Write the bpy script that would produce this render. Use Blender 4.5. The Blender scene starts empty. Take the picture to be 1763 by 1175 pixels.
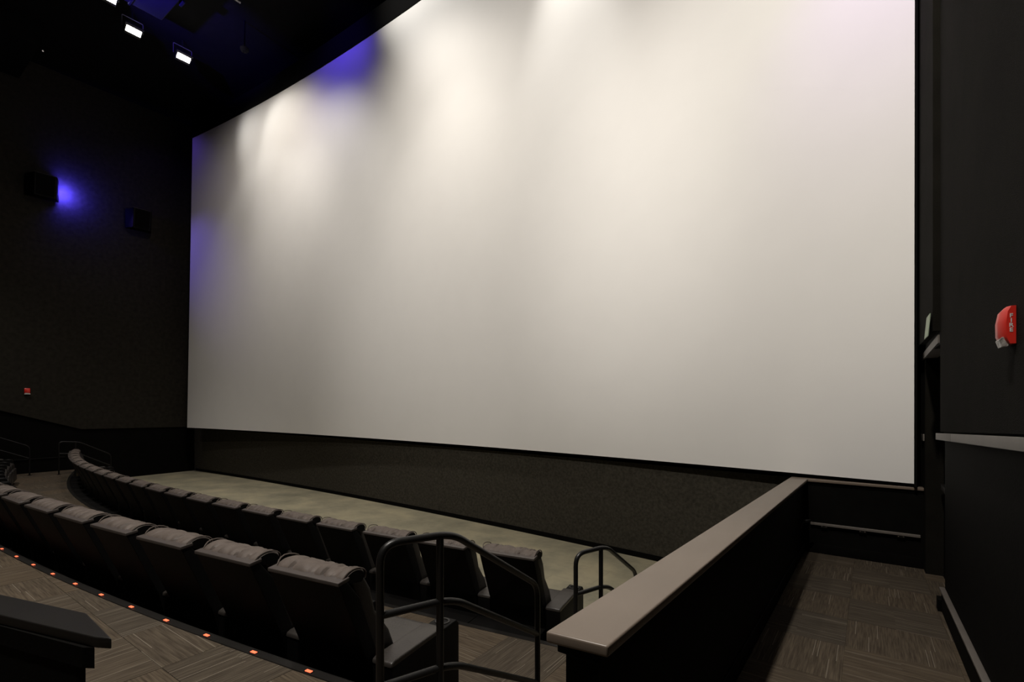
import bpy, bmesh, math, random
from mathutils import Vector, Matrix, noise
random.seed(7)
S = bpy.context.scene
C = S.collection
R = math.radians

# ------------------------------------------------------------------ camera
FPX, YH, YAW = 856.0, 690.0, 35.6
cd = bpy.data.cameras.new('camera'); cam = bpy.data.objects.new('camera', cd); C.objects.link(cam)
cam.location = (0, 0, 0); cam.rotation_euler = (R(90), 0, R(YAW))
cd.sensor_fit = 'HORIZONTAL'; cd.sensor_width = 36.0; cd.lens = FPX / 1763.0 * 36.0
cd.shift_y = (YH - 587.5) / 1763.0
cd.clip_start = 0.02; cd.clip_end = 200
S.camera = cam
# ------------------------------------------------------------------ world / exposure
w = bpy.data.worlds.new('world'); S.world = w; w.use_nodes = True
w.node_tree.nodes['Background'].inputs[0].default_value = (0.9, 0.92, 1.0, 1)
w.node_tree.nodes['Background'].inputs[1].default_value = 0.0
S.view_settings.view_transform = 'Standard'; S.view_settings.look = 'None'
S.view_settings.exposure = 0.0; S.view_settings.gamma = 1.0; S.view_settings.use_curve_mapping = False

def spot(name, loc, target, power, col, angle=120, blend=0.7, radius=0.15):
    l = bpy.data.lights.new(name, 'SPOT'); l.energy = power; l.color = col
    l.spot_size = R(angle); l.spot_blend = blend; l.shadow_soft_size = radius
    o = bpy.data.objects.new(name, l); C.objects.link(o); o.location = loc
    d = Vector(target) - Vector(loc)
    o.rotation_euler = d.to_track_quat('-Z', 'Y').to_euler()
    return o
WARM = (1.0, 0.945, 0.875)
BLUE = (0.10, 0.05, 1.0)
# unseen spots fitted to build the wash on the screen: position, aim, watts, cone, blend
W1, W2, W3 = (1.0, 0.95, 0.885), (1.0, 0.925, 0.835), (1.0, 0.885, 0.765)
WASH_SPOTS = [
    ((-4, 0.5, 9.1), (-4, 7.8, 0), 140, 1, 438, W3),
    ((-12.5, 5.2, 9.1), (-14.5, 7.8, 0), 140, 1, 424, W3),
    ((-0.8, -3, 9.1), (0, 7.8, 3), 50, 1, 4892, W2),
    ((-7, 5.2, 9.1), (-9, 7.8, 0), 110, 1, 534, W2),
    ((-4, -3, 9.1), (-6, 7.8, 3), 50, 1, 3256, W2),
    ((-11.5, 5.2, 9.1), (-13.5, 7.8, 0), 70, 1, 352, W2),
    ((-10, 5.2, 9.1), (-4, 7.8, 10), 110, 1, 722, W1),
    ((-16, 6.2, 9.1), (-13, 7.8, 6), 70, 1, 173, W1),
    ((-10, 5.2, 9.1), (-12, 7.8, 3), 85, 1, 323, W1),
    ((-4, 6.2, 9.1), (-4, 7.8, 6), 45, 1, 450, W1),
    ((-12.5, -3, 9.1), (-14.5, 7.8, 0), 50, 1, 462, W3),
    ((-14, 6.2, 9.1), (-12.5, 7.8, 6), 80, 0.5, 82, W1),
    ((-10, 6.2, 9.1), (-4, 7.8, 8), 110, 1, 68, W1),
    ((-7, 5.2, 9.1), (-7, 7.8, 0), 60, 1, 408, W2),
    ((-14, 5.2, 9.1), (-14, 7.8, 0), 80, 0.5, 107, W1),
]
for i, (a, b, an, bl, p, cl) in enumerate(WASH_SPOTS):
    spot('flood_beam', a, b, p * 1.02, cl, an, bl, 0.16)
# unseen downlights added to brighten the seats and the open floor
for x, y, p in ((-16.0, 0.8, 1500), (-10.5, 0.3, 1200), (-6.5, 0.0, 1300), (-1.9, -0.5, 3700)):
    spot('down_beam', (x, y, 9.0), (x, y + 1.3, -2.0), p, WARM, 68, 1.0, 0.2)
# coloured LED washes
spot('blue_beam', (-10.4, 6.3, 9.2), (-10.6, 7.7, 8.6), 70, BLUE, 110, .8, 0.06)
spot('blue_beam', (-18.2, 6.0, 9.2), (-18.4, 7.3, 5.0), 20, (0.2, 0.1, 1.0), 120, .8, 0.1)
spot('blue_beam', (0.25, 4.9, 5.9), (0.2, 7.0, 4.4), 60, (0.45, 0.15, 1.0), 62, 1, 0.1)
spot('blue_beam', (-12.7, 2.9, 8.2), (-13.3, 4.2, 9.2), 1300, BLUE, 60, .8, 0.05)
spot('blue_beam', (-19.2, 4.6, 6.1), (-17.8, 7.2, 4.6), 120, (0.2, 0.12, 1.0), 62, 1, 0.03)

# ------------------------------------------------------------------ materials
def mat(name, col, rough=0.6, metal=0.0, spec=0.5, var=0.0, vscale=6.0, bump=0.0, bscale=60.0, emis=None, estr=0.0, stretch=(1, 1, 1), col2=None):
    m = bpy.data.materials.new(name); m.use_nodes = True
    n = m.node_tree.nodes; l = m.node_tree.links; b = n['Principled BSDF']
    b.inputs['Base Color'].default_value = (*col, 1); b.inputs['Roughness'].default_value = rough
    b.inputs['Metallic'].default_value = metal; b.inputs['Specular IOR Level'].default_value = spec
    if emis: b.inputs['Emission Color'].default_value = (*emis, 1); b.inputs['Emission Strength'].default_value = estr
    tc = n.new('ShaderNodeTexCoord'); mp = n.new('ShaderNodeMapping'); mp.inputs['Scale'].default_value = stretch
    l.new(tc.outputs['Object'], mp.inputs['Vector'])
    if var or col2:
        t = n.new('ShaderNodeTexNoise'); t.inputs['Scale'].default_value = vscale; t.inputs['Detail'].default_value = 6
        l.new(mp.outputs[0], t.inputs['Vector'])
        r = n.new('ShaderNodeValToRGB'); r.color_ramp.elements[0].position = .3; r.color_ramp.elements[1].position = .7
        c2 = col2 or tuple(c * (1 + var) for c in col)
        c1 = col if col2 else tuple(c * (1 - var) for c in col)
        r.color_ramp.elements[0].color = (*c1, 1); r.color_ramp.elements[1].color = (*c2, 1)
        l.new(t.outputs['Fac'], r.inputs[0]); l.new(r.outputs[0], b.inputs['Base Color'])
    if bump:
        t = n.new('ShaderNodeTexNoise'); t.inputs['Scale'].default_value = bscale; t.inputs['Detail'].default_value = 4
        l.new(mp.outputs[0], t.inputs['Vector'])
        bp = n.new('ShaderNodeBump'); bp.inputs['Strength'].default_value = bump; bp.inputs['Distance'].default_value = 0.01
        l.new(t.outputs['Fac'], bp.inputs['Height']); l.new(bp.outputs[0], b.inputs['Normal'])
    return m
M = {}
M['screen'] = mat('screen_vinyl', (0.78, 0.775, 0.76), 0.9, spec=0.1, var=0.01, vscale=2)
M['masking'] = mat('black_velour', (0.004, 0.004, 0.004), 0.95, spec=0.05, bump=.2)
M['fabric_right'] = mat('dark_side_fabric', (0.0085, 0.0078, 0.0062), 0.95, spec=0.06, var=.22, vscale=3, bump=.5, bscale=160)  # same wall cloth darkened, the right wall's weaker light put into the colour
M['fabric'] = mat('dark_wall_fabric', (0.024, 0.0215, 0.0165), 0.95, spec=0.12, var=.22, vscale=9, bump=.5, bscale=160)  # same wall cloth brightened, the left wall's light put into the colour
M['fabric_front'] = mat('dark_carpeted_wall', (0.046, 0.042, 0.033), 0.95, spec=0.1, var=.3, vscale=24, bump=.6, bscale=120)
M['paint'] = mat('black_wall_paint', (0.0032, 0.003, 0.0026), 0.75, spec=0.05, bump=.1, bscale=80, var=.2)
M['ceiling'] = mat('black_ceiling_paint', (0.004, 0.004, 0.0045), 0.9, spec=0.1, var=.2)
M['cap'] = mat('brown_laminate', (0.158, 0.124, 0.096), 0.38, spec=0.5, var=.06, vscale=3, bump=.03, bscale=300)
M['capdark'] = mat('dark_laminate', (0.007, 0.006, 0.0052), 0.5, spec=0.25, var=.1, bump=.05, bscale=200)
M['rail'] = mat('grey_brown_trim', (0.115, 0.102, 0.091), 0.45, spec=0.5, var=.1, vscale=8)
M['leather'] = mat('dark_brown_leather', (0.088, 0.070, 0.059), 0.6, spec=0.3, var=.2, vscale=14, bump=.2, bscale=55)
M['seatleather'] = mat('worn_black_leather', (0.030, 0.026, 0.023), 0.4, spec=0.5, var=.15, vscale=10, bump=.15, bscale=60)
M['shell'] = mat('black_seat_shell', (0.0035, 0.0032, 0.003), 0.55, spec=0.12, bump=.1, bscale=90, var=.1)
M['ledge'] = mat('brown_vinyl_edge', (0.055, 0.045, 0.040), 0.45, spec=0.5, var=.1)
M['metal'] = mat('black_powder_coat', (0.006, 0.0057, 0.0054), 0.38, spec=0.4, bump=.05, bscale=300, var=.1)
M['red'] = mat('red_plastic', (0.72, 0.03, 0.018), 0.35, spec=0.5, var=.04)
M['white'] = mat('white_print', (0.8, 0.78, 0.74), 0.5, var=.02)
M['lens'] = mat('clear_strobe_lens', (0.35, 0.32, 0.29), 0.15, spec=0.8, var=.5, vscale=60, bump=.6, bscale=60)
M['green'] = mat('pale_green_sign', (0.42, 0.52, 0.38), 0.5, var=.08, vscale=30)
M['grey'] = mat('grey_metal', (0.25, 0.24, 0.23), 0.35, metal=.6, var=.1)
M['chrome'] = mat('bright_screw', (0.7, 0.68, 0.65), 0.25, metal=1, var=.05)
M['led'] = mat('red_step_lens', (0.6, 0.08, 0.03), 0.4, emis=(1.0, 0.16, 0.07), estr=1.6, var=.02)
M['lamp'] = mat('lit_lamp_glass', (1, 1, 1), 0.3, emis=(1.0, 0.95, 0.88), estr=30, var=.01)
M['blueled'] = mat('blue_led', (0.1, 0.1, 1), 0.3, emis=(0.06, 0.04, 1.0), estr=3, var=.01)
M['duct'] = mat('duct_paint', (0.006, 0.006, 0.014), 0.8, spec=0.1, var=.1)  # blue light on the duct partly put into its base colour
M['nose'] = mat('black_rubber_nosing', (0.012, 0.011, 0.010), 0.35, spec=0.5, bump=.1, bscale=80, var=.1)

def concrete():
    m = mat('sealed_concrete', (0.2, 0.19, 0.14), 0.55, spec=0.3, bump=.05, bscale=10)
    n = m.node_tree.nodes; l = m.node_tree.links; b = n['Principled BSDF']
    tc = n.new('ShaderNodeTexCoord')
    a = n.new('ShaderNodeTexNoise'); a.inputs['Scale'].default_value = 1.3; a.inputs['Detail'].default_value = 8; a.inputs['Roughness'].default_value = .65
    l.new(tc.outputs['Object'], a.inputs['Vector'])
    r = n.new('ShaderNodeValToRGB'); e = r.color_ramp.elements
    e[0].position = .32; e[0].color = (0.195, 0.184, 0.132, 1); e[1].position = .68; e[1].color = (0.38, 0.335, 0.222, 1)
    k = e.new(.5); k.color = (0.285, 0.262, 0.182, 1)
    l.new(a.outputs['Fac'], r.inputs[0])
    bk = n.new('ShaderNodeTexBrick'); bk.inputs['Scale'].default_value = 1.0; bk.inputs['Brick Width'].default_value = 1.22; bk.inputs['Row Height'].default_value = .61
    bk.inputs['Mortar Size'].default_value = .004; bk.inputs['Color1'].default_value = (1, 1, 1, 1); bk.inputs['Color2'].default_value = (.93, .93, .94, 1); bk.inputs['Mortar'].default_value = (.75, .75, .75, 1)
    l.new(tc.outputs['Object'], bk.inputs['Vector'])
    mx = n.new('ShaderNodeMix'); mx.data_type = 'RGBA'; mx.blend_type = 'MULTIPLY'; mx.inputs[0].default_value = 1
    l.new(r.outputs[0], mx.inputs[6]); l.new(bk.outputs[0], mx.inputs[7]); l.new(mx.outputs[2], b.inputs['Base Color'])
    return m
M['concrete'] = concrete()

TILE = 0.61; TX0, TY0 = -0.13, 0.50
def carpet():
    m = bpy.data.materials.new('striped_carpet_tile'); m.use_nodes = True
    n = m.node_tree.nodes; l = m.node_tree.links; b = n['Principled BSDF']
    b.inputs['Roughness'].default_value = .95; b.inputs['Specular IOR Level'].default_value = .1
    g = n.new('ShaderNodeNewGeometry'); sp = n.new('ShaderNodeSeparateXYZ'); l.new(g.outputs['Position'], sp.inputs[0])
    def mth(op, a, c=None, v=None):
        q = n.new('ShaderNodeMath'); q.operation = op
        if isinstance(a, (int, float)): q.inputs[0].default_value = a
        else: l.new(a, q.inputs[0])
        if c is not None:
            if isinstance(c, (int, float)): q.inputs[1].default_value = c
            else: l.new(c, q.inputs[1])
        return q.outputs[0]
    x = mth('DIVIDE', mth('SUBTRACT', sp.outputs[0], TX0), TILE); y = mth('DIVIDE', mth('SUBTRACT', sp.outputs[1], TY0), TILE)
    ix = mth('FLOOR', x); iy = mth('FLOOR', y)
    fx = mth('SUBTRACT', x, ix); fy = mth('SUBTRACT', y, iy)
    par = mth('FLOORED_MODULO', mth('ADD', ix, iy), 2.0)
    def mixf(f, a, c):   # a when f = 0
        return mth('ADD', mth('MULTIPLY', a, mth('SUBTRACT', 1.0, f)), mth('MULTIPLY', c, f))
    ac = mixf(par, fx, fy); al = mixf(par, fy, fx)
    def comb(a, c, d):
        q = n.new('ShaderNodeCombineXYZ'); l.new(a, q.inputs[0]); l.new(c, q.inputs[1]); l.new(d, q.inputs[2]); return q.outputs[0]
    tid = mth('ADD', mth('MULTIPLY', ix, 3.17), mth('MULTIPLY', iy, 7.31))
    # fine streaks
    ns = n.new('ShaderNodeTexNoise'); ns.inputs['Scale'].default_value = 1.0; ns.inputs['Detail'].default_value = 5
    l.new(comb(mth('MULTIPLY', ac, 70.0), mth('MULTIPLY', al, 3.0), tid), ns.inputs['Vector'])
    # sparse bright threads
    NL = 46.0
    la = mth('MULTIPLY', ac, NL); li = mth('FLOOR', la); lf = mth('SUBTRACT', la, li)
    wn = n.new('ShaderNodeTexWhiteNoise'); wn.noise_dimensions = '3D'
    l.new(comb(li, mth('FLOOR', mth('MULTIPLY', al, 2.0)), tid), wn.inputs[0])
    on = mth('GREATER_THAN', wn.outputs[0], .915)
    thin = mth('LESS_THAN', lf, .27)
    br = mth('MULTIPLY', on, thin)
    wt = n.new('ShaderNodeTexWhiteNoise'); wt.noise_dimensions = '1D'; l.new(tid, wt.inputs['W'])
    r = n.new('ShaderNodeValToRGB'); e = r.color_ramp.elements
    e[0].position = .30; e[0].color = (0.042, 0.033, 0.024, 1); e[1].position = .74; e[1].color = (0.104, 0.084, 0.060, 1)
    l.new(ns.outputs['Fac'], r.inputs[0])
    tint = n.new('ShaderNodeMix'); tint.data_type = 'RGBA'; tint.blend_type = 'MULTIPLY'; tint.inputs[0].default_value = 1
    tr = n.new('ShaderNodeValToRGB'); tr.color_ramp.elements[0].color = (.82, .84, .88, 1); tr.color_ramp.elements[1].color = (1.12, 1.06, 1.0, 1)
    l.new(wt.outputs[0], tr.inputs[0]); l.new(r.outputs[0], tint.inputs[6]); l.new(tr.outputs[0], tint.inputs[7])
    mx = n.new('ShaderNodeMix'); mx.data_type = 'RGBA'; l.new(br, mx.inputs[0]); l.new(tint.outputs[2], mx.inputs[6])
    mx.inputs[7].default_value = (0.17, 0.145, 0.115, 1)
    l.new(mx.outputs[2], b.inputs['Base Color'])
    nb = n.new('ShaderNodeTexNoise'); nb.inputs['Scale'].default_value = 350
    l.new(g.outputs['Position'], nb.inputs['Vector'])
    bp = n.new('ShaderNodeBump'); bp.inputs['Strength'].default_value = .5; bp.inputs['Distance'].default_value = .004
    l.new(nb.outputs['Fac'], bp.inputs['Height']); l.new(bp.outputs[0], b.inputs['Normal'])
    return m
M['carpet'] = carpet()

# ------------------------------------------------------------------ helpers
def mk(name, verts, faces, m, parent=None, smooth=False, bevel=0):
    me = bpy.data.meshes.new(name); me.from_pydata([tuple(v) for v in verts], [], faces); me.update()
    if bevel:
        bm = bmesh.new(); bm.from_mesh(me)
        bmesh.ops.recalc_face_normals(bm, faces=bm.faces)
        bmesh.ops.bevel(bm, geom=[e for e in bm.edges if len(e.link_faces) == 2 and e.calc_face_angle(0) > .5], offset=bevel, segments=3, profile=.6, affect='EDGES', clamp_overlap=True)
        bm.to_mesh(me); bm.free()
    else:
        bm = bmesh.new(); bm.from_mesh(me); bmesh.ops.recalc_face_normals(bm, faces=bm.faces); bm.to_mesh(me); bm.free()
    me.materials.append(m if not isinstance(m, str) else M[m])
    o = bpy.data.objects.new(name, me); C.objects.link(o)
    if parent: o.parent = parent
    if smooth:
        for p in me.polygons: p.use_smooth = True
        try: me.set_sharp_from_angle(angle=R(40))
        except Exception: pass
    return o
def boxv(x0, x1, y0, y1, z0, z1):
    return [(x0, y0, z0), (x1, y0, z0), (x1, y1, z0), (x0, y1, z0), (x0, y0, z1), (x1, y0, z1), (x1, y1, z1), (x0, y1, z1)]
BF = [(0, 3, 2, 1), (4, 5, 6, 7), (0, 1, 5, 4), (1, 2, 6, 5), (2, 3, 7, 6), (3, 0, 4, 7)]
def box(name, x0, x1, y0, y1, z0, z1, m, parent=None, bevel=0):
    return mk(name, boxv(x0, x1, y0, y1, z0, z1), BF, m, parent, smooth=bool(bevel), bevel=bevel)
def prism(name, poly, z0, z1, m, parent=None, bevel=0):
    """poly in XY; z0/z1 numbers or functions of (x, y)"""
    f0 = z0 if callable(z0) else (lambda x, y: z0); f1 = z1 if callable(z1) else (lambda x, y: z1)
    n = len(poly)
    v = [(x, y, f0(x, y)) for x, y in poly] + [(x, y, f1(x, y)) for x, y in poly]
    f = [tuple(range(n - 1, -1, -1)), tuple(range(n, 2 * n))] + [(i, (i + 1) % n, n + (i + 1) % n, n + i) for i in range(n)]
    return mk(name, v, f, m, parent, smooth=bool(bevel), bevel=bevel)
def xprism(name, prof, x0, x1, m, parent=None, bevel=0):
    """prof in YZ extruded along X"""
    n = len(prof)
    v = [(x0, y, z) for y, z in prof] + [(x1, y, z) for y, z in prof]
    f = [tuple(range(n)), tuple(range(2 * n - 1, n - 1, -1))] + [(i, n + i, n + (i + 1) % n, (i + 1) % n) for i in range(n)]
    return mk(name, v, f, m, parent, smooth=bool(bevel), bevel=bevel)
def fillet(pts, r, seg=7):
    out = [Vector(pts[0])]
    for i in range(1, len(pts) - 1):
        p0, p, p1 = Vector(pts[i - 1]), Vector(pts[i]), Vector(pts[i + 1])
        a = (p0 - p); b = (p1 - p); d = min(r, a.length * .45, b.length * .45)
        a = p + a.normalized() * d; b = p + b.normalized() * d
        for k in range(seg + 1):
            t = k / seg; out.append(a * (1 - t) ** 2 + p * 2 * t * (1 - t) + b * t * t)
    out.append(Vector(pts[-1])); return out
def tube(name, pts, rad, m, parent=None, seg=14, fr=0):
    P = fillet(pts, fr) if fr else [Vector(p) for p in pts]
    v = []; f = []; up = None
    for i, p in enumerate(P):
        d = (P[min(i + 1, len(P) - 1)] - P[max(i - 1, 0)]).normalized()
        if up is None:
            up = Vector((0, 0, 1)) if abs(d.z) < .9 else Vector((1, 0, 0))
        up = (up - d * up.dot(d)).normalized(); s = d.cross(up)
        for k in range(seg):
            a = 2 * math.pi * k / seg; v.append(p + (up * math.cos(a) + s * math.sin(a)) * rad)
    for i in range(len(P) - 1):
        for k in range(seg):
            f.append((i * seg + k, i * seg + (k + 1) % seg, (i + 1) * seg + (k + 1) % seg, (i + 1) * seg + k))
    f.append(tuple(range(seg))); f.append(tuple(range((len(P) - 1) * seg, len(P) * seg)))
    return mk(name, v, f, m, parent, smooth=True)
def empty(name, loc=(0, 0, 0), rz=0):
    o = bpy.data.objects.new(name, None); C.objects.link(o); o.location = loc; o.rotation_euler = (0, 0, rz); o.empty_display_size = .1
    return o
def tag(o, label, cat, group=None):
    o['label'] = label; o['category'] = cat
    if group: o['group'] = group
    return o
def struct(o): o['kind'] = 'structure'; return o
def dup(root):
    c = root.copy(); C.objects.link(c)
    for ch in root.children:
        d = ch.copy(); C.objects.link(d); d.parent = c
        for g in ch.children:
            e = g.copy(); C.objects.link(e); e.parent = d
    return c
ORD = ['first', 'second', 'third', 'fourth', 'fifth', 'sixth', 'seventh', 'eighth', 'ninth', 'tenth', 'eleventh', 'twelfth', 'thirteenth', 'fourteenth', 'fifteenth', 'sixteenth', 'seventeenth', 'eighteenth', 'nineteenth', 'twentieth', 'twenty-first', 'twenty-second']

# ------------------------------------------------------------------ key levels
CX, CY = -9.446, 44.735
F1, F2, F3 = -2.49, -2.085, -1.486
RA, RB = 41.73, 43.73
LX, RX, CEIL, BACKY = -19.5, 0.50, 9.7, -7.0
def bend(x): return .0045 * (max(0.0, -13.2 - x) / .7086) ** 2
def arc(r, x): return CY - math.sqrt(r * r - (x - CX) ** 2) + bend(x)
def wallY(x): return 7.962 - .0287 * (x + 9.45) - .351 * ((x + 9.45) / 9) ** 2
KS = .965
def scrP(x, z, v, off=0):      # x, z before scaling
    y = 8.073 - .0143 * (x + 9.45) - .544 * ((x + 9.45) / 9) ** 2 - .2 * v + off
    return (x * KS, y * KS, z * KS)
def rampz(x, y): return -1.863 + .05 * (7.1 - y) if y > -.4 else -1.486
def clip(poly, fn):            # keep fn >= 0
    out = []
    for i in range(len(poly)):
        p, q = poly[i], poly[(i + 1) % len(poly)]; a, b = fn(*p), fn(*q)
        if a >= 0: out.append(p)
        if (a >= 0) != (b >= 0):
            t = a / (a - b); out.append((p[0] + (q[0] - p[0]) * t, p[1] + (q[1] - p[1]) * t))
    return out

# ------------------------------------------------------------------ shell
def strip(xs, ya, yb): return [(x, ya(x)) for x in xs] + [(x, yb(x)) for x in reversed(xs)]
def lin(a, b, n): return [a + (b - a) * i / n for i in range(n + 1)]
xs = lin(LX, -0.62, 48)
fl = struct(prism('floor', strip(xs, lambda x: 3.0, lambda x: wallY(x) + .3), F1 - .2, F1, 'concrete'))
t2 = struct(prism('floor', strip(lin(LX, -0.70, 60), lambda x: 1.2 - .0 * x, lambda x: arc(RA - .02, x)), F1 - .2, F2, 'carpet'))
t3 = struct(prism('floor', strip(lin(LX, -0.70, 60), lambda x: BACKY, lambda x: arc(RB - .02, x)), F2 - .3, F3, 'carpet'))
ramp = struct(mk('floor', [(x, y, rampz(x, y) - d) for d in (.15, 0) for (x, y) in ((-.69, BACKY), (.75, BACKY), (.75, -.4), (-.69, -.4), (-.69, 7.3), (.75, 7.3))],
      [(0, 1, 2, 3), (3, 2, 5, 4), (6, 7, 8, 9), (9, 8, 11, 10), (0, 1, 7, 6), (4, 5, 11, 10), (1, 2, 8, 7), (2, 5, 11, 8), (0, 3, 9, 6), (3, 4, 10, 9)], 'carpet'))
ceil_ = struct(box('ceiling', LX - .3, 1.6, BACKY, 8.6, CEIL, CEIL + .2, 'ceiling'))
struct(box('wall_back', LX - .3, 1.6, BACKY - .2, BACKY, -2.6, CEIL, 'fabric'))
# front wall: low carpeted base in front of a recess that holds the screen
xs = lin(LX - .1, 1.3, 50)
wf = struct(prism('wall_front', strip(xs, lambda x: wallY(x), lambda x: wallY(x) + .25), F1, -1.0, 'fabric_front'))
prism('upper_wall', strip(xs, lambda x: wallY(x) + .35, lambda x: wallY(x) + .55), -1.2, CEIL, 'masking', wf)
prism('base_strip', strip(lin(LX + .1, -.85, 50), lambda x: wallY(x) - .012, lambda x: wallY(x) - .001), F1, F1 + .085, 'paint', wf)
# left wall with stepped wainscot line
wl = struct(box('wall_left', LX - .25, LX, BACKY, 8.6, -2.6, CEIL, 'paint'))
mk('fabric_panel', [(x, y, z) for x in (LX + .002, LX + .05) for y, z in ((BACKY, CEIL), (BACKY, 3.1), (2.92, -.27), (4.67, -.87), (7.75, -.93), (7.75, CEIL))],
   [(0, 1, 2, 3, 4, 5), (6, 7, 8, 9, 10, 11)] + [(i, (i + 1) % 6, 6 + (i + 1) % 6, 6 + i) for i in range(6)], 'fabric', wl)
box('wall_rail', LX + .002, LX + .03, 2.4, 4.3, -1.69, -1.67, 'metal', wl)
# right wall: near wall, door recess, far wall
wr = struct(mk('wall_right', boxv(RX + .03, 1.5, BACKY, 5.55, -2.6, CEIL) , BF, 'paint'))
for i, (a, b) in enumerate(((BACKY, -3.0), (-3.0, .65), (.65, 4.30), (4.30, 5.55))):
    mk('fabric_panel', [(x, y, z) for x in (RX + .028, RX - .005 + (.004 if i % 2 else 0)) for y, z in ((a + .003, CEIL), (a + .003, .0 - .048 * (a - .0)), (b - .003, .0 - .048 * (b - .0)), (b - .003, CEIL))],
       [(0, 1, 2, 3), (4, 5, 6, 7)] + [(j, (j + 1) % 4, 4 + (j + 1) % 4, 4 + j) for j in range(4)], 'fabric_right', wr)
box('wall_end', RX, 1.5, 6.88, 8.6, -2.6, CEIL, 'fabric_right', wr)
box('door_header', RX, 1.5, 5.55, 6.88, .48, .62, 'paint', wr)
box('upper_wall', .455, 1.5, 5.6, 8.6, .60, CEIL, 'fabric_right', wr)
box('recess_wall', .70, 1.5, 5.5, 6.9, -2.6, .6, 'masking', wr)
# door leaf at the back of the recess
dr = struct(box('door_1', .645, .69, 5.6, 6.86, -1.86, .44, 'paint'))
box('push_bar', .61, .645, 5.7, 6.76, -.92, -.86, 'metal', dr, bevel=.008)
# header trim, chair rails and ramp skirting on the right wall
def slope_bar(name, x0, x1, y0, y1, zt, h, m, parent=None, s=.048, bevel=.003):
    v = [(x, y, zt - s * y - d) for d in (h, 0) for (x, y) in ((x0, y0), (x1, y0), (x1, y1), (x0, y1))]
    return mk(name, v, BF, m, parent, smooth=True, bevel=bevel)
t = struct(mk('trim_1', [(x, y, z) for z, zz in ((0, 0), (1, 1)) for (x, y, z) in [(RX - .012, 5.6, .495 + .07 * zz), (RX + .1, 5.6, .495 + .07 * zz), (RX + .1, 7.18, .44 + .07 * zz), (RX - .012, 7.18, .44 + .07 * zz)]], BF, 'rail'))
t = struct(slope_bar('trim_2', RX - .03, RX + .027, -3.0, 4.62, -.012, .055, 'rail')); 
struct(slope_bar('trim_2', RX - .03, RX + .027, 4.625, 5.56, -.012, .055, 'rail'))
struct(slope_bar('trim_3', RX - .012, RX + .02, 7.02, 7.24, -.03, .075, 'rail'))
bb = struct(slope_bar('baseboard_right', RX + .005, RX + .029, -.4, 5.55, -1.508 + .185, .20, 'paint', s=.05))
slope_bar('baseboard_cap', RX - .008, RX + .029, -.4, 5.56, -1.508 + .2, .016, 'rail', bb, s=.05)
struct(box('trim_4', RX - .02, RX + .05, 5.50, 5.62, -1.84, -1.68, 'paint', bevel=.004))

# ------------------------------------------------------------------ carpet tiles (parts of the floors)
def tiles(parent, x0, x1, y0, y1, zf, cons):
    i0 = math.floor((x0 - TX0) / TILE); i1 = math.ceil((x1 - TX0) / TILE)
    j0 = math.floor((y0 - TY0) / TILE); j1 = math.ceil((y1 - TY0) / TILE)
    g = .0012
    for i in range(i0, i1):
        for j in range(j0, j1):
            a, b = TX0 + i * TILE, TY0 + j * TILE
            poly = [(a + g, b + g), (a + TILE - g, b + g), (a + TILE - g, b + TILE - g), (a + g, b + TILE - g)]
            for c in cons:
                poly = clip(poly, c)
                if len(poly) < 3: break
            if len(poly) < 3: continue
            area = abs(sum(poly[k][0] * poly[(k + 1) % len(poly)][1] - poly[(k + 1) % len(poly)][0] * poly[k][1] for k in range(len(poly)))) / 2
            if area < .004: continue
            h = .005 + random.uniform(-.0007, .0007)
            prism('carpet_tile', poly, (lambda x, y: zf(x, y) + .0002), (lambda x, y: zf(x, y) + h), 'carpet', parent)
tiles(ramp, -.62, .66, -.39, 7.1, rampz, [lambda x, y: x + .645, lambda x, y: (RX + .025 if y < 5.5 else .64) - x, lambda x, y: 7.08 - y, lambda x, y: y + .39])
def rad(x, y): return math.hypot(x - CX, y - CY)
tiles(t3, -8.0, -.8, -.2, 1.7, lambda x, y: F3, [lambda x, y: rad(x, y) - (RB + .03), lambda x, y: -.80 - x])
tiles(t2, -9.3, -.8, 1.4, 3.8, lambda x, y: F2, [lambda x, y: rad(x, y) - (RA + .02), lambda x, y: (RB - .03) - rad(x, y), lambda x, y: -.80 - x])

# nosing along the two platform edges, with red step lights in the upper one
def nosing(n, r, z, x0, x1):
    xs = lin(x0, x1, 60); v = []; f = []
    prof = [(-.035, -.05), (-.035, .004), (-.022, .009), (.025, .009), (.028, 0)]
    for x in xs:
        th = math.asin((x - CX) / r)
        for d, h in prof: v.append((CX + (r + d) * math.sin(th), CY - (r + d) * math.cos(th) + bend(x), z + h))
    k = len(prof)
    for i in range(len(xs) - 1):
        for j in range(k): f.append((i * k + j, i * k + (j + 1) % k, (i + 1) * k + (j + 1) % k, (i + 1) * k + j))
    f += [tuple(range(k)), tuple(range((len(xs) - 1) * k, len(xs) * k))]
    return struct(mk(n, v, f, 'nose'))
nosing('trim_5', RB, F3, -19.4, -.82); nosing('trim_6', RA, F2, -19.4, -.82)
lt = None
for i in range(16):
    th = (7.0004 - i * .4545) / RB; r = RB + .008
    loc = (CX + r * math.sin(th), CY - r * math.cos(th), F3 + .0085)
    if lt is None:
        lt = empty('step_light'); box('housing', -.028, .028, -.013, .013, 0, .003, 'metal', lt, bevel=.001); box('lens', -.021, .021, -.009, .009, .003, .0065, 'led', lt, bevel=.001); o = lt
    else: o = dup(lt)
    o.location = loc; o.rotation_euler = (0, 0, th)
    tag(o, 'small red step light behind the nearer seat row, %s from the handrail' % ORD[i], 'step light', 'red step lights along the walkway edge')

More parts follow.
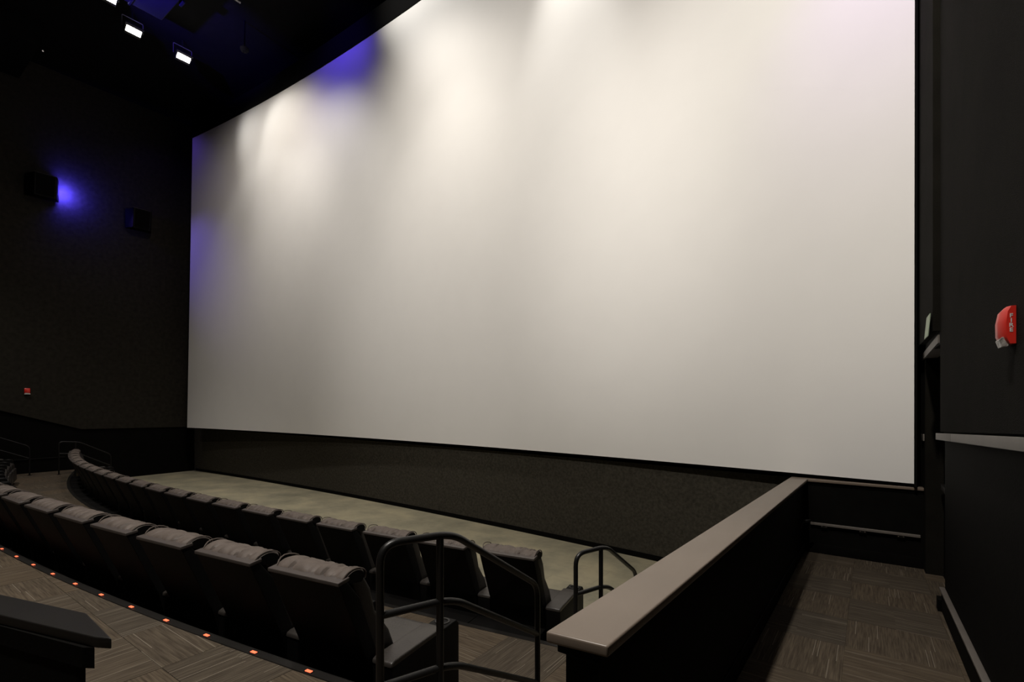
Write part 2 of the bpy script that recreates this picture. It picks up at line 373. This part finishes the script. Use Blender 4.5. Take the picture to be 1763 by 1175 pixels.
# steps in the two side aisles
def step(par, x0, x1, y0f, y1f, z0, z1):
    xs = lin(x0, x1, 8); return prism('step', strip(xs, y0f, y1f), z0, z1, 'carpet', par)
for x0, x1 in ((-2.2, -.80),):
    step(t2, x0, x1, lambda x: arc(RB - .045, x), lambda x: arc(RB - .38, x), F2, F3 - .2)
    step(t2, x0, x1, lambda x: arc(RB - .382, x), lambda x: arc(RB - .72, x), F2, F3 - .4)
    step(fl, x0, x1, lambda x: arc(RA - .045, x), lambda x: arc(RA - .38, x), F1, F2 - .2)

# ------------------------------------------------------------------ projection screen
NX, NZ = 64, 24
scr = empty('projection_screen', (-9.1, 7.7, -.92)); off = Vector(scr.location)
def XL(v): return -19.42 + .72 * v
def grid(front, back):
    v = []
    for d in (front, back):
        for j in range(NZ + 1):
            vv = j / NZ
            for i in range(NX + 1):
                x = XL(vv) + (.43 - XL(vv)) * i / NX
                v.append(Vector(scrP(x, -.95 + 9.9 * vv, vv, d)) - off)
    f = []; n = (NX + 1) * (NZ + 1)
    for j in range(NZ):
        for i in range(NX):
            a = j * (NX + 1) + i; f.append((a, a + 1, a + NX + 2, a + NX + 1)); f.append((n + a, n + a + NX + 1, n + a + NX + 2, n + a + 1))
    for i in range(NX):
        f.append((i, n + i, n + i + 1, i + 1)); a = NZ * (NX + 1) + i; f.append((a, a + 1, n + a + 1, n + a))
    for j in range(NZ):
        a = j * (NX + 1); f.append((a, a + NX + 1, n + a + NX + 1, n + a)); a += NX; f.append((a, n + a, n + a + NX + 1, a + NX + 1))
    return v, f
v, f = grid(0, .03); sf = mk('screen_surface', v, f, 'screen', scr, smooth=True)
def edge_band(name, fn, n=64):
    v = []; f = []
    for i in range(n + 1):
        for (x, z, vv, d) in fn(i / n): v.append(Vector(scrP(x, z, vv, d)) - off)
    for i in range(n):
        for j in range(4): f.append((i * 4 + j, i * 4 + (j + 1) % 4, i * 4 + 4 + (j + 1) % 4, i * 4 + 4 + j))
    f += [(0, 1, 2, 3), tuple(range(n * 4, n * 4 + 4))]
    return mk(name, v, f, 'masking', scr)
edge_band('masking_top', lambda t: [(XL(1) + (.45 - XL(1)) * t, z, 1, d) for z, d in ((8.94, -.02), (9.5, -.02), (9.5, .05), (8.94, .05))])
edge_band('masking_bottom', lambda t: [(XL(0) + (.45 - XL(0)) * t, z, 0, d) for z, d in ((-.957, .002), (-.949, .002), (-.949, .05), (-.957, .05))])
edge_band('masking_side', lambda t: [(x, -.985 + 9.95 * t, t, d) for x, d in ((.427, -.02), (.452, -.02), (.452, .05), (.427, .05))], 12)
tag(scr, 'huge curved white cinema screen with a thin black masking border on the front wall', 'screen')

# ------------------------------------------------------------------ parapet beside the ramp, with its return under the screen
hw = empty('half_wall', (-.70, 4.2, -1.7)); o0 = Vector(hw.location)
def rel(poly): return [(x - o0.x, y - o0.y) for x, y in poly]
def capz(x, y): return -.697 - .0456 * (y + o0.y - 1.285) - o0.z
prism('wall_body', rel([(-.755, 1.34), (-.645, 1.34), (-.645, 7.10), (RX, 7.10), (RX, 7.17), (-.755, 7.17)]), F1 - o0.z + .001, lambda x, y: capz(x, y) - .035, 'paint', hw)
prism('under_molding', rel([(-.772, 1.315), (-.625, 1.315), (-.625, 7.09), (RX, 7.09), (RX, 7.18), (-.772, 7.18)]), lambda x, y: capz(x, y) - .07, lambda x, y: capz(x, y) - .034, 'paint', hw, bevel=.005)
prism('cap', rel([(-.79, 1.279), (-.60, 1.305), (-.60, 7.06), (RX, 7.06), (RX, 7.21), (-.79, 7.21)]), lambda x, y: capz(x, y) - .034, lambda x, y: capz(x, y), 'cap', hw, bevel=.007)
prism('skirting', rel([(-.644, 1.4), (-.632, 1.4), (-.632, 7.086), (RX - .01, 7.086), (RX - .01, 7.099), (-.644, 7.099)]), lambda x, y: rampz(0, y + o0.y) - o0.z + .006, lambda x, y: rampz(0, y + o0.y) - o0.z + .12, 'paint', hw, bevel=.003)
tag(hw, 'black half wall topped by a long brown laminate cap beside the carpeted ramp', 'half wall')
# short wall bar low on the return
wb = empty('wall_rail', (-.03, 7.08, -1.5)); 
box('bar', -.54, .50, -.035, -.005, -.012, .018, 'rail', wb, bevel=.004)
for x in (-.40, -.02, .33):
    b_ = box('bracket', x - .035, x + .035, -.03, .018, -.035, -.013, 'metal', wb, bevel=.003)
    for d in (-.022, .022):
        tube('screw', [(x + d, -.031, -.022), (x + d, -.036, -.022)], .0055, 'chrome', b_, 10)
tag(wb, 'thin grey horizontal bar with screwed brackets across the end of the ramp', 'rail')
wc = empty('rail_stub', (-.60, 6.72, -1.42))
tube('pipe', [(-.045, 0, -.05), (-.02, 0, 0), (.02, .02, .01), (.045, .06, .01)], .017, 'metal', wc, 12, fr=.02)
box('flange', -.052, -.032, -.03, .03, -.08, -.02, 'metal', wc, bevel=.003)
tag(wc, 'short dark curved pipe end with a bright tip inside the ramp corner', 'rail')

# low wall at the lower left
kw = empty('low_wall', (-2.2, .5, F3)); 
def kwp(pts): return [(x + 2.2, y - .5) for x, y in pts]
prism('wall_body', kwp([(-4.9, -.175), (-2.42, .545), (-2.16, .530), (-2.20, .515), (-4.9, -.245)]), .001, .645, 'paint', kw)
prism('molding', kwp([(-4.9, -.17), (-2.40, .560), (-2.125, .545), (-2.16, .522), (-4.9, -.25)]), .58, .65, 'paint', kw)
prism('cap', kwp([(-4.9, -.135), (-2.386, .588), (-2.063, .575), (-2.12, .545), (-4.9, -.275)]), .65, .688, 'capdark', kw, bevel=.006)
tag(kw, 'dark low wall with a pointed rounded cap in the bottom left corner', 'half wall')

# ------------------------------------------------------------------ recliners
def roll_mesh(seed):
    rnd = random.Random(seed); v = []; f = []
    NU, NV = 44, 16; W = .268
    seams = [(.22 + rnd.uniform(-.04, .04), .017, .05), (.66 + rnd.uniform(-.05, .05), .016, -.06)]
    folds = [(rnd.uniform(.05, .95), rnd.uniform(.004, .009), rnd.uniform(-.25, .25), rnd.uniform(.010, .03)) for _ in range(13)]
    folds += [(.82 + k * .045, .009, .07, .009) for k in range(4)]
    for i in range(NU + 1):
        u = i / NU; x = -W + 2 * W * u
        endf = min(1, (min(u, 1 - u) / .07)) ** .5 * .25 + .75
        for j in range(NV + 1):
            t = j / NV; a = math.pi * (1.08 - 1.35 * t)      # from rear low, over the top, to the front
            ry, rz = .098, .056
            d = 0
            for s0, dep, sl in seams:
                q = (u - s0 - sl * (t - .5)) / .012; d -= dep * math.exp(-q * q)
            for s0, dep, sl, wd in folds:
                q = (u - s0 - sl * (t - .5)) / wd; d -= dep * math.exp(-q * q) * (math.sin(math.pi * t) ** .5 if 0 < t < 1 else 0)
            d += .006 * noise.noise(Vector((u * 9 + seed * 7, t * 3, seed)))
            e = endf
            v.append((x, .122 + (ry + d) * e * math.cos(a), 1.100 + (rz + d) * e * math.sin(a)))
    n = NV + 1
    for i in range(NU):
        for j in range(NV): f.append((i * n + j, (i + 1) * n + j, (i + 1) * n + j + 1, i * n + j + 1))
    f.append(tuple(range(n))); f.append(tuple(range(NU * n, NU * n + n)))
    for i in range(NU): f.append((i * n, i * n + NV, (i + 1) * n + NV, (i + 1) * n))
    return v, f
SW = .272   # half width of back
def seat_proto(seed):
    t = empty('recliner_seat')
    # back shell: leaning slab, tilted rear face
    xprism('back_shell', [(0, 1.105), (.055, 1.112), (.16, .98), (.36, .45), (.36, .06), (.30, .06), (.285, .30), (.215, .60)], -SW, SW, 'shell', t, bevel=.006)
    xprism('top_ledge', [(-.006, 1.096), (-.006, 1.117), (.075, 1.126), (.075, 1.105)], -SW - .004, SW + .004, 'ledge', t, bevel=.004)
    v, f = roll_mesh(seed); hr = mk('headrest_roll', v, f, 'leather', t, smooth=True)
    hr.data.materials.append(M['shell'])  # black end faces, shade of the roll's hollow ends put into the colour
    for q in hr.data.polygons:
        if len(q.vertices) > 8: q.material_index = 1
    # looped welt at the rolls' ends
    for sx, lift in ((-1, .012), (1, .004)):
        pts = []
        for k in range(13):
            a = math.pi * (1.05 - 1.2 * k / 12)
            pts.append((sx * .262 + (.012 * math.sin(k) if sx < 0 else 0), .122 + .092 * math.cos(a), 1.100 + (.050 + lift * math.sin(math.pi * k / 12)) * math.sin(a)))
        tube('piping', pts, .0042, 'leather', t, 6)
    xprism('back_cushion', [(.10, 1.11), (.20, 1.10), (.26, 1.0), (.30, .86), (.42, .70), (.50, .52), (.46, .42), (.34, .46), (.15, .98)], -SW + .012, SW - .012, 'seatleather', t, bevel=.025)
    xprism('seat_cushion', [(.42, .36), (.42, .50), (.60, .50), (.86, .53), (.95, .50), (.965, .42), (.94, .34)], -SW + .006, SW - .006, 'seatleather', t, bevel=.022)
    xprism('footrest', [(.945, .08), (.92, .36), (.965, .40), (.99, .38), (1.0, .10)], -SW + .01, SW - .01, 'seatleather', t, bevel=.012)
    box('base', -SW + .02, SW - .02, .30, .92, .0, .36, 'shell', t, bevel=.004)
    box('rear_skirt', -SW - .15, SW + .004, .03, .296, .0, .40, 'shell', t, bevel=.004)
    return t
def arm_parts(t, x):      # console arm centred on x
    a = xprism('armrest', [(.27, .02), (.24, .58), (.26, .60), (.90, .60), (.93, .57), (.93, .02)], x - .070, x + .070, 'shell', t, bevel=.008)
    xprism('arm_pad', [(.235, .585), (.24, .612), (.27, .622), (.72, .622), (.745, .612), (.745, .59)], x - .072, x + .072, 'seatleather', t, bevel=.012)
    v = []; f = []; n = 20   # cup holder plate with a round well
    for r_, z_ in ((.052, .600), (.050, .605), (.038, .605), (.035, .60), (.034, .54), (.0, .54)):
        for k in range(n): v.append((x + r_ * math.cos(2 * math.pi * k / n), .835 + r_ * math.sin(2 * math.pi * k / n), z_))
    for i in range(5):
        for k in range(n): f.append((i * n + k, i * n + (k + 1) % n, (i + 1) * n + (k + 1) % n, (i + 1) * n + k))
    mk('cup_holder', v, f, 'metal', t, smooth=True)
PITCH = .7086
PROTO = {}
for s_ in range(4):
    p = seat_proto(s_ + 3); arm_parts(p, -SW - .0823)
    PROTO[s_] = p
used = set()
def row(r, z, a0, count, rowname, group):
    for i in range(count):
        s_ = random.randrange(4)
        a = a0 - SW - i * PITCH; th = a / r; fw = bend(CX + r * math.sin(th))
        o = PROTO[s_] if s_ not in used else dup(PROTO[s_])
        used.add(s_)
        o.location = (CX + r * math.sin(th), CY - r * math.cos(th) + fw, z); o.rotation_euler = (0, 0, th - .012 * max(0, i - 15) + random.uniform(-.006, .006))
        if i == 0:
            tag(o, 'black leather recliner at the handrail end of the %s' % rowname, 'recliner', group); last0 = o
        elif i == count - 1:
            tag(o, 'black leather recliner at the far left end of the %s' % rowname, 'recliner', group)
        else:
            tag(o, 'black leather recliner, %s from the handrail end of the %s' % (ORD[i], rowname), 'recliner', group)
        ends.append((i, o))
ends = []
row(RB, F2 + .006, 7.212, 22, 'nearer row', 'recliners of the nearer row'); eB = ends[0][1]
ends = []
row(RA, F1, 7.125, 22, 'front row', 'recliners of the front row'); eA = ends[0][1]
for e_ in (eA, eB): arm_parts(e_, SW + .0823)

# ------------------------------------------------------------------ handrails
def handrail(pts, base0, base1, label, rdrop=.335, lows=2, group=None, r=.019):
    """pts: top of first post, crest, end of the slope; posts stand at first, near crest and end"""
    p1, p2, p3 = [Vector(p) for p in pts]
    t = empty('handrail', (p1.x, p1.y, base0)); o = Vector(t.location)
    L = lambda p: Vector(p) - o
    tube('top_rail', [L((p1.x, p1.y, base0)), L(p1), L(p2), L(p3), L((p3.x, p3.y, base1))], r, 'metal', t, 16, fr=.10)
    q = p1.lerp(p2, .82)
    tube('post', [L((q.x, q.y, base0 - (.2 if base1 < base0 else 0))), L((q.x, q.y, q.z - .01))], r, 'metal', t, 16)
    for k in range(1, lows + 1):
        d = Vector((0, 0, -rdrop * k))
        tube('middle_rail' if k == 1 else 'lower_rail', [L(p1 + d), L(p2 + d), L(p3 + d)], r * .95, 'metal', t, 14, fr=.12)
    for p, z in ((p1, base0), (p3, base1)):
        tube('floor_flange', [L((p.x, p.y, z + .001)), L((p.x, p.y, z + .012))], .045, 'metal', t, 20)
    tag(t, label, 'handrail', group); return t
handrail([(-1.86, 1.535, -.675), (-1.74, 1.90, -.685), (-1.84, 2.87, -1.265)], F3 + .006, F2 + .006, 'large black tubular handrail at the right end of the nearer seat row')
handrail([(-1.97, 3.66, -1.275), (-1.85, 3.99, -1.27), (-1.82, 4.60, -1.66)], F2 + .006, F1, 'small black tubular handrail beside the brown capped half wall, stepping down to the bare floor', lows=2)
handrail([(-18.5, 3.95, -1.16), (-18.5, 4.39, -1.20), (-18.5, 5.13, -1.62)], F2, F1, 'tiny far black handrail at the left end of the front seat row', lows=1)
handrail([(-18.95, 1.7, -.68), (-18.95, 2.2, -.69), (-18.95, 3.43, -1.28)], F3, F2, 'dim black handrail sloping down against the left wall', lows=1)

# ------------------------------------------------------------------ fire alarms
def alarm(name, loc, sgn, label):
    """body stands on a wall whose normal is sgn*X; the side towards -Y carries the letters"""
    t = empty(name, loc)
    prof = [(0, -.078), (0, .078), (.024, .078), (.042, .056), (.050, .01), (.049, -.045), (.042, -.062), (.030, -.078)]
    n = len(prof); st = [(-.055, .58), (-.030, 1.0), (.030, 1.0), (.055, .58)]
    v = [(sgn * a * k, y, z) for y, k in st for a, z in prof]
    f = [tuple(range(n)), tuple(range(4 * n - 1, 3 * n - 1, -1))] + [(q * n + i, q * n + n + i, q * n + n + (i + 1) % n, q * n + (i + 1) % n) for q in range(3) for i in range(n)]
    b = mk('body', v, f, 'red', t, smooth=True)
    prof = [(.012, -.055), (.040, -.048), (.049, -.060), (.040, -.090), (.024, -.090), (.012, -.074)]
    n = len(prof)
    v = [(sgn * a, y, z) for y in (-.045, .035) for a, z in prof]
    f = [tuple(range(n)), tuple(range(2 * n - 1, n - 1, -1))] + [(i, n + i, n + (i + 1) % n, (i + 1) % n) for i in range(n)]
    mk('strobe_lens', v, f, 'lens', t, bevel=.002)
    return t, b
def letters(parent, word, x, y, ztop, size, lead, matn, rot, align='CENTER'):
    for k, ch in enumerate(word):
        cu = bpy.data.curves.new('letter', 'FONT'); cu.body = ch; cu.size = size; cu.extrude = .0004; cu.align_x = 'CENTER'; cu.offset = .0005
        tmp = bpy.data.objects.new('letter', cu); C.objects.link(tmp)
        bpy.context.view_layer.update()
        me = bpy.data.meshes.new_from_object(tmp); bpy.data.objects.remove(tmp)
        me.transform(Matrix.Rotation(R(rot), 4, 'Z') @ Matrix.Rotation(R(90), 4, 'X')); me.materials.clear(); me.materials.append(M[matn])
        o = bpy.data.objects.new('letter', me); C.objects.link(o); o.location = (x, y, ztop - size * .7 - k * lead); o.parent = parent
a1, b1 = alarm('fire_alarm', (RX - .006, 2.915, .313), -1, '')
letters(a1, 'FIRE', -.0145, -.0556, .046, .0225, .0195, 'white', 0)
tag(a1, 'red FIRE alarm strobe with white letters high on the right wall', 'fire alarm')
a2, b2 = alarm('fire_alarm', (LX + .052, 3.47, .27), 1, '')
mk('base_line', boxv(0, .054, -.056, .056, -.092, -.076), BF, 'white', a2)
for o in a2.children: o.scale = (1, 1, 1)
a2.scale = (1.0, 1.1, 1.0)
tag(a2, 'small red alarm with a white lower edge alone on the dark left wall', 'fire alarm')

# exit sign above the side door
sg = empty('exit_sign', (.445, 5.78, .66))
xl = -.006
mk('panel', [(-.016 + (.006 if z > 0 else -.006) + dx, y + (-.03 if z > 0 else .03), z) for dx in (0, .007) for y, z in ((-.15, -.095), (.15, -.095), (.15, .095), (-.15, .095))],
   [(0, 1, 2, 3), (4, 5, 6, 7), (0, 1, 5, 4), (1, 2, 6, 5), (2, 3, 7, 6), (3, 0, 4, 7)], 'green', sg, bevel=.001)
box('bracket', -.008, .0098, -.05, .05, .05, .09, 'metal', sg, bevel=.002)
tag(sg, 'narrow pale green sign panel above the dark side doorway', 'sign')

# ------------------------------------------------------------------ wall speakers
def speaker(loc, rz, label, blue):
    t = empty('wall_speaker', loc, rz)
    # cabinet: trapezoid in plan (x = out of wall, y = along)
    prof = [(.04, -.36), (.04, .36), (.42, .24), (.42, -.24)]
    v = [(x - (.10 if z < 0 and x > .1 else 0), y, z) for z in (-.30, .32) for x, y in prof]
    mk('cabinet', v, [(0, 1, 2, 3), (4, 5, 6, 7), (0, 1, 5, 4), (1, 2, 6, 5), (2, 3, 7, 6), (3, 0, 4, 7)], 'shell', t, smooth=True, bevel=.02)
    v = [(x + .012 - (.10 if z < 0 else 0) + (.001), y, z) for z in (-.27, .29) for x, y in ((.40, -.20), (.40, .20), (.418, .20), (.418, -.20))]
    mk('grille', v, BF, 'masking', t, bevel=.006)
    box('wall_bracket', -.04, .05, -.08, .08, -.12, .12, 'metal', t, bevel=.004)
    box('top_edge', .08, .40, -.235, .235, .318, .326, 'rail', t, bevel=.002)
    if blue:
        box('led_strip', .012, .03, .02, .30, -.12, .16, 'blueled', t)
    tag(t, label, 'speaker', 'surround speakers on the left wall'); return t
speaker((LX + .09, 3.78, 6.12), 0, 'black wall speaker with a blue glow behind it on the left wall', True)
speaker((LX + .09, 6.1, 5.84), 0, 'black wall speaker without a glow, the one nearer the screen', False)
l = bpy.data.lights.new('led_glow', 'AREA'); l.shape = 'RECTANGLE'; l.size = .3; l.size_y = .3; l.energy = 130; l.color = (0.07, 0.05, 1.0)
lo = bpy.data.objects.new('led_glow', l); C.objects.link(lo); lo.location = (LX + .32, 4.17, 6.14)
lo.rotation_euler = Vector((-1, .12, 0)).to_track_quat('-Z', 'Y').to_euler()

# ------------------------------------------------------------------ ceiling fixtures
def flood(loc, yaw, label, lit=True):
    t = empty('flood_light', loc, yaw)      # faces local +x tilted down
    mb = [(-.10, -.17, -.10), (.10, -.17, -.13), (.10, .17, -.13), (-.10, .17, -.10), (-.10, -.15, .10), (.10, -.20, .13), (.10, .20, .13), (-.10, .15, .10)]
    rot = Matrix.Rotation(R(50), 3, 'Y')
    h = mk('housing', [rot @ Vector(p) for p in mb], BF, 'metal', t, bevel=.008)
    fv = [rot @ Vector(p) for p in [(.102, -.155, -.068), (.102, .155, -.068), (.102, .155, .068), (.102, -.155, .068), (.108, -.155, -.068), (.108, .155, -.068), (.108, .155, .068), (.108, -.155, .068)]]
    mk('lamp_glass', fv, [(0, 1, 2, 3), (4, 5, 6, 7), (0, 1, 5, 4), (1, 2, 6, 5), (2, 3, 7, 6), (3, 0, 4, 7)], 'lamp' if lit else 'grey', t)
    tube('yoke', [(0, -.22, -.02), (0, -.22, .24), (0, .22, .24), (0, .22, -.02)], .009, 'grey', t, 8, fr=.03)
    tube('hanger', [(0, 0, .24), (0, 0, CEIL - loc[2] - .001)], .014, 'metal', t, 10)
    return t
l1 = flood((-14.93, 4.58, 9.28), 0, '')
tag(l1, 'bright white ceiling floodlight, the left one of the lit pair', 'floodlight', 'lit ceiling floodlights')
l2 = flood((-15.0, 5.72, 9.28), 0, '')
tag(l2, 'bright white ceiling floodlight, the right one of the lit pair, nearer the screen', 'floodlight', 'lit ceiling floodlights')
l3 = flood((-14.32, 3.90, 9.39), 0, '')
tag(l3, 'floodlight cut by the top edge of the picture, left of the blue duct', 'floodlight', 'lit ceiling floodlights')
# duct and pipes under the ceiling
du = empty('air_duct', (-13.35, 4.2, 9.3))
box('duct_body', -.55, .75, -1.4, .65, -.1, .398, 'duct', du, bevel=.02)
box('duct_flange', -.58, .78, -.02, .02, -.13, .39, 'duct', du, bevel=.004)
box('end_plate', .30, .50, .70, .76, -.1, .2, 'duct', du, bevel=.01)
tag(du, 'boxy ceiling duct lit deep blue at the top of the picture', 'duct')
pp = empty('lighting_pipe', (-11.96, 5.42, 9.33))
tube('pipe', [(0, -1.2, 0), (0, .35, 0)], .025, 'grey', pp, 12)
for y in (-.8, .2): tube('hanger', [(0, y, .02), (0, y, .369)], .008, 'metal', pp, 8)
tag(pp, 'thin pale pipe end hanging under the black ceiling, left of the screen top', 'pipe')
bk = empty('ceiling_bulkhead', (-18.2, 3.2, 9.2))
box('box', -1.2, 1.0, -1.6, .1, -.15, .498, 'ceiling', bk, bevel=.01)
tube('sprinkler_tip', [(.9, .12, -.2), (1.02, .16, -.24)], .02, 'chrome', bk, 10)  # small unlit lamp below the bulkhead
tag(bk, 'dark boxed bulkhead under the ceiling in the upper left corner', 'bulkhead')
dm = empty('ceiling_camera', (-12.95, 6.35, 9.0))
v = []; f = []
for i in range(7):
    for k in range(14):
        a = math.pi / 2 * i / 6; v.append((.11 * math.cos(a) * math.cos(k * math.pi / 7), .11 * math.cos(a) * math.sin(k * math.pi / 7), -.11 * math.sin(a)))
for i in range(6):
    for k in range(14): f.append((i * 14 + k, i * 14 + (k + 1) % 14, i * 14 + 14 + (k + 1) % 14, i * 14 + 14 + k))
f.append(tuple(range(14)))
mk('dome', v, f, 'duct', dm, smooth=True); tube('mount', [(0, 0, 0), (0, 0, .699)], .02, 'ceiling', dm, 14)
tag(dm, 'small dome hanging from the ceiling, tinted blue, above the screen edge', 'dome')
